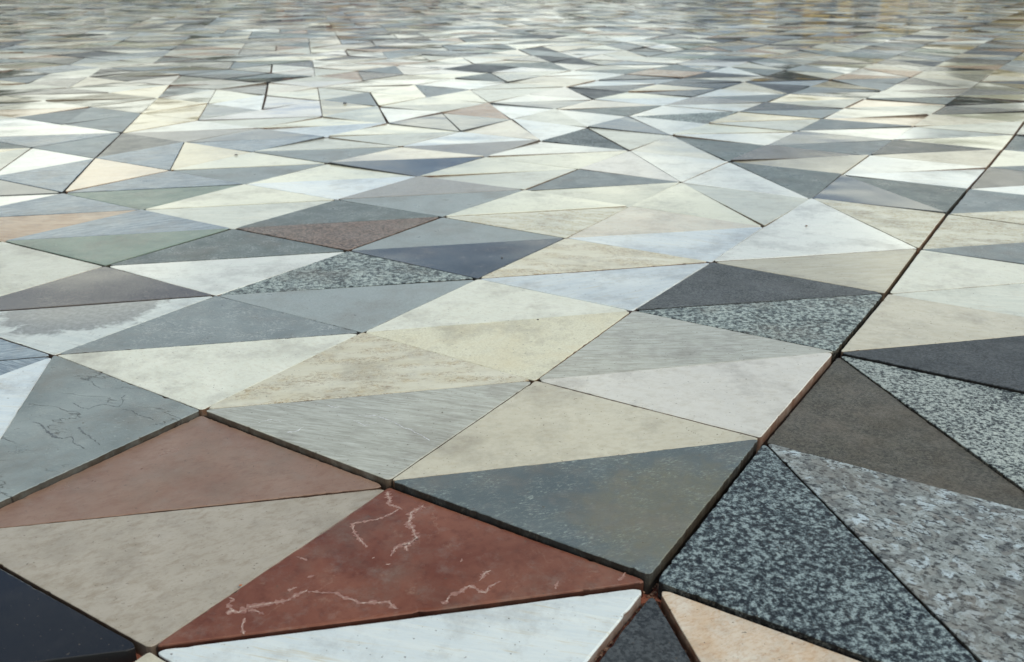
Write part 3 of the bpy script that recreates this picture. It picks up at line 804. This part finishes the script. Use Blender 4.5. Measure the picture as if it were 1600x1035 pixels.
def box(x0, x1, y0, y1, z0, z1):
    v = [Vector((x, y, z_)) for z_ in (z0, z1) for x, y in ((x0, y0), (x1, y0), (x1, y1), (x0, y1))]
    return v, [(3, 2, 1, 0), (4, 5, 6, 7), (0, 1, 5, 4), (1, 2, 6, 5), (2, 3, 7, 6), (3, 0, 4, 7)]
def bits(name, boxes, m, parent):
    v, f = [], []
    for b in boxes:
        a, c = box(*b); f += [tuple(len(v) + q for q in k) for k in c]; v += a
    return mesh_obj(name, v, f, m, parent)
def building(x, y, w, d, h, m, label):
    t = bpy.data.objects.new('building', None); C.objects.link(t)
    t['label'] = label; t['category'] = 'building'; t.location = (x, y, -0.12)
    bits('wall', [(0, w, 0, d, 0, h)], m, t)
    ov = 0.35
    v = [Vector(q) for q in ((-ov, -ov, h), (w + ov, -ov, h), (w + ov, d + ov, h), (-ov, d + ov, h), (-ov, d / 2, h + d * 0.22), (w + ov, d / 2, h + d * 0.22))]
    mesh_obj('roof', v, [(0, 1, 5, 4), (2, 3, 4, 5), (0, 4, 3), (1, 2, 5), (3, 2, 1, 0)], roof_m, t)
    nf = max(1, int(h / 3)); nw = int(w / 3.2)
    for a in range(nf):
        for b in range(nw):
            cx = (b + 0.5) * w / nw; z0 = a * 3.0 + 0.95
            fr = bits('window', [(cx - 0.6, cx - 0.5, -0.07, -0.002, z0, z0 + 1.5), (cx + 0.5, cx + 0.6, -0.07, -0.002, z0, z0 + 1.5),
                                 (cx - 0.7, cx + 0.7, -0.12, -0.002, z0 - 0.1, z0), (cx - 0.6, cx + 0.6, -0.07, -0.002, z0 + 1.5, z0 + 1.6)], trim_m, t)
            bits('pane', [(cx - 0.5, cx + 0.5, -0.03, -0.002, z0, z0 + 1.5)], glass_m, fr)
    return t
def tree(x, y, h, label, seed):
    r = random.Random(seed)
    t = bpy.data.objects.new('tree', None); C.objects.link(t)
    t['label'] = label; t['category'] = 'tree'; t['group'] = 'trees beyond the pavement'; t.location = (x, y, -0.12)
    vs, fs = [], []
    def limb(a, b, r0, r1):
        d = (b - a).normalized(); s_ = d.orthogonal().normalized(); q = d.cross(s_)
        b0 = len(vs)
        for p, rr in ((a, r0), (b, r1)):
            for k in range(6):
                an = k * math.pi / 3; vs.append(p + (s_ * math.cos(an) + q * math.sin(an)) * rr)
        for k in range(6): fs.append((b0 + k, b0 + (k + 1) % 6, b0 + 6 + (k + 1) % 6, b0 + 6 + k))
    fork = Vector((0, 0, h * 0.38)); limb(Vector((0, 0, 0)), fork, h * 0.03, h * 0.022)
    tips = []
    for k in range(7):
        a = k * 0.9 + r.random(); tp = Vector((math.cos(a) * h * r.uniform(.12, .26), math.sin(a) * h * r.uniform(.12, .26), h * r.uniform(.55, .88)))
        limb(fork, tp, h * 0.014, h * 0.005); tips.append(tp)
    mesh_obj('trunk', vs, fs, bark_m, t)
    lv, lf = [], []
    for tp in tips:
        for k in range(330):
            q = tp + Vector((r.gauss(0, 1), r.gauss(0, 1), r.gauss(0, .8))) * h * 0.085
            n = Vector((r.gauss(0, 1), r.gauss(0, 1), r.gauss(0, 1))).normalized(); s_ = n.orthogonal().normalized() * h * .016; u_ = n.cross(s_)
            b0 = len(lv); lv += [q - s_ - u_, q + s_ - u_, q + s_ + u_, q - s_ + u_]; lf.append((b0, b0 + 1, b0 + 2, b0 + 3))
    mesh_obj('crown', lv, lf, leaf_m, t)
    return t
building(-31, 42, 15, 9, 3.3, wall_c[3], 'grey stone building furthest to the left beyond the pavement')
building(-20, 54, 9, 8, 3.1, wall_c[1], 'small pale rendered building beyond the left of the pavement')
building(-12.5, 52, 8, 8, 2.7, wall_c[2], 'low brick red building beyond the middle left of the pavement')
building(-9, 76, 26, 8, 2.4, wall_c[1], 'low pale building beyond the middle of the pavement')
building(10.5, 43, 10, 8, 2.6, wall_c[0], 'ochre rendered building beyond the right of the pavement')
building(22, 41, 14, 9, 3.4, wall_c[0], 'taller ochre building furthest to the right beyond the pavement')
TREE_L = ['tree before the grey building beyond the left of the pavement', 'tree just left of the low brick red building',
          'tree just right of the low brick red building', 'smallest tree, standing before the low pale building', 'small tree at the right end of the low pale building',
          'tall tree at the left corner of the ochre building', 'short tree before the middle of the ochre building', 'tallest tree, between the two ochre buildings',
          'tree before the taller ochre building']
for k, (x, y, h) in enumerate(((-20, 36, 5.0), (-14, 44, 4.4), (-4.0, 50, 4.0), (4, 56, 3.2), (9, 44, 3.6), (10.8, 33, 4.4), (15, 37, 2.8), (16.5, 34, 5.6), (23, 35, 3.6))):
    tree(x, y, h, TREE_L[k], 40 + k)
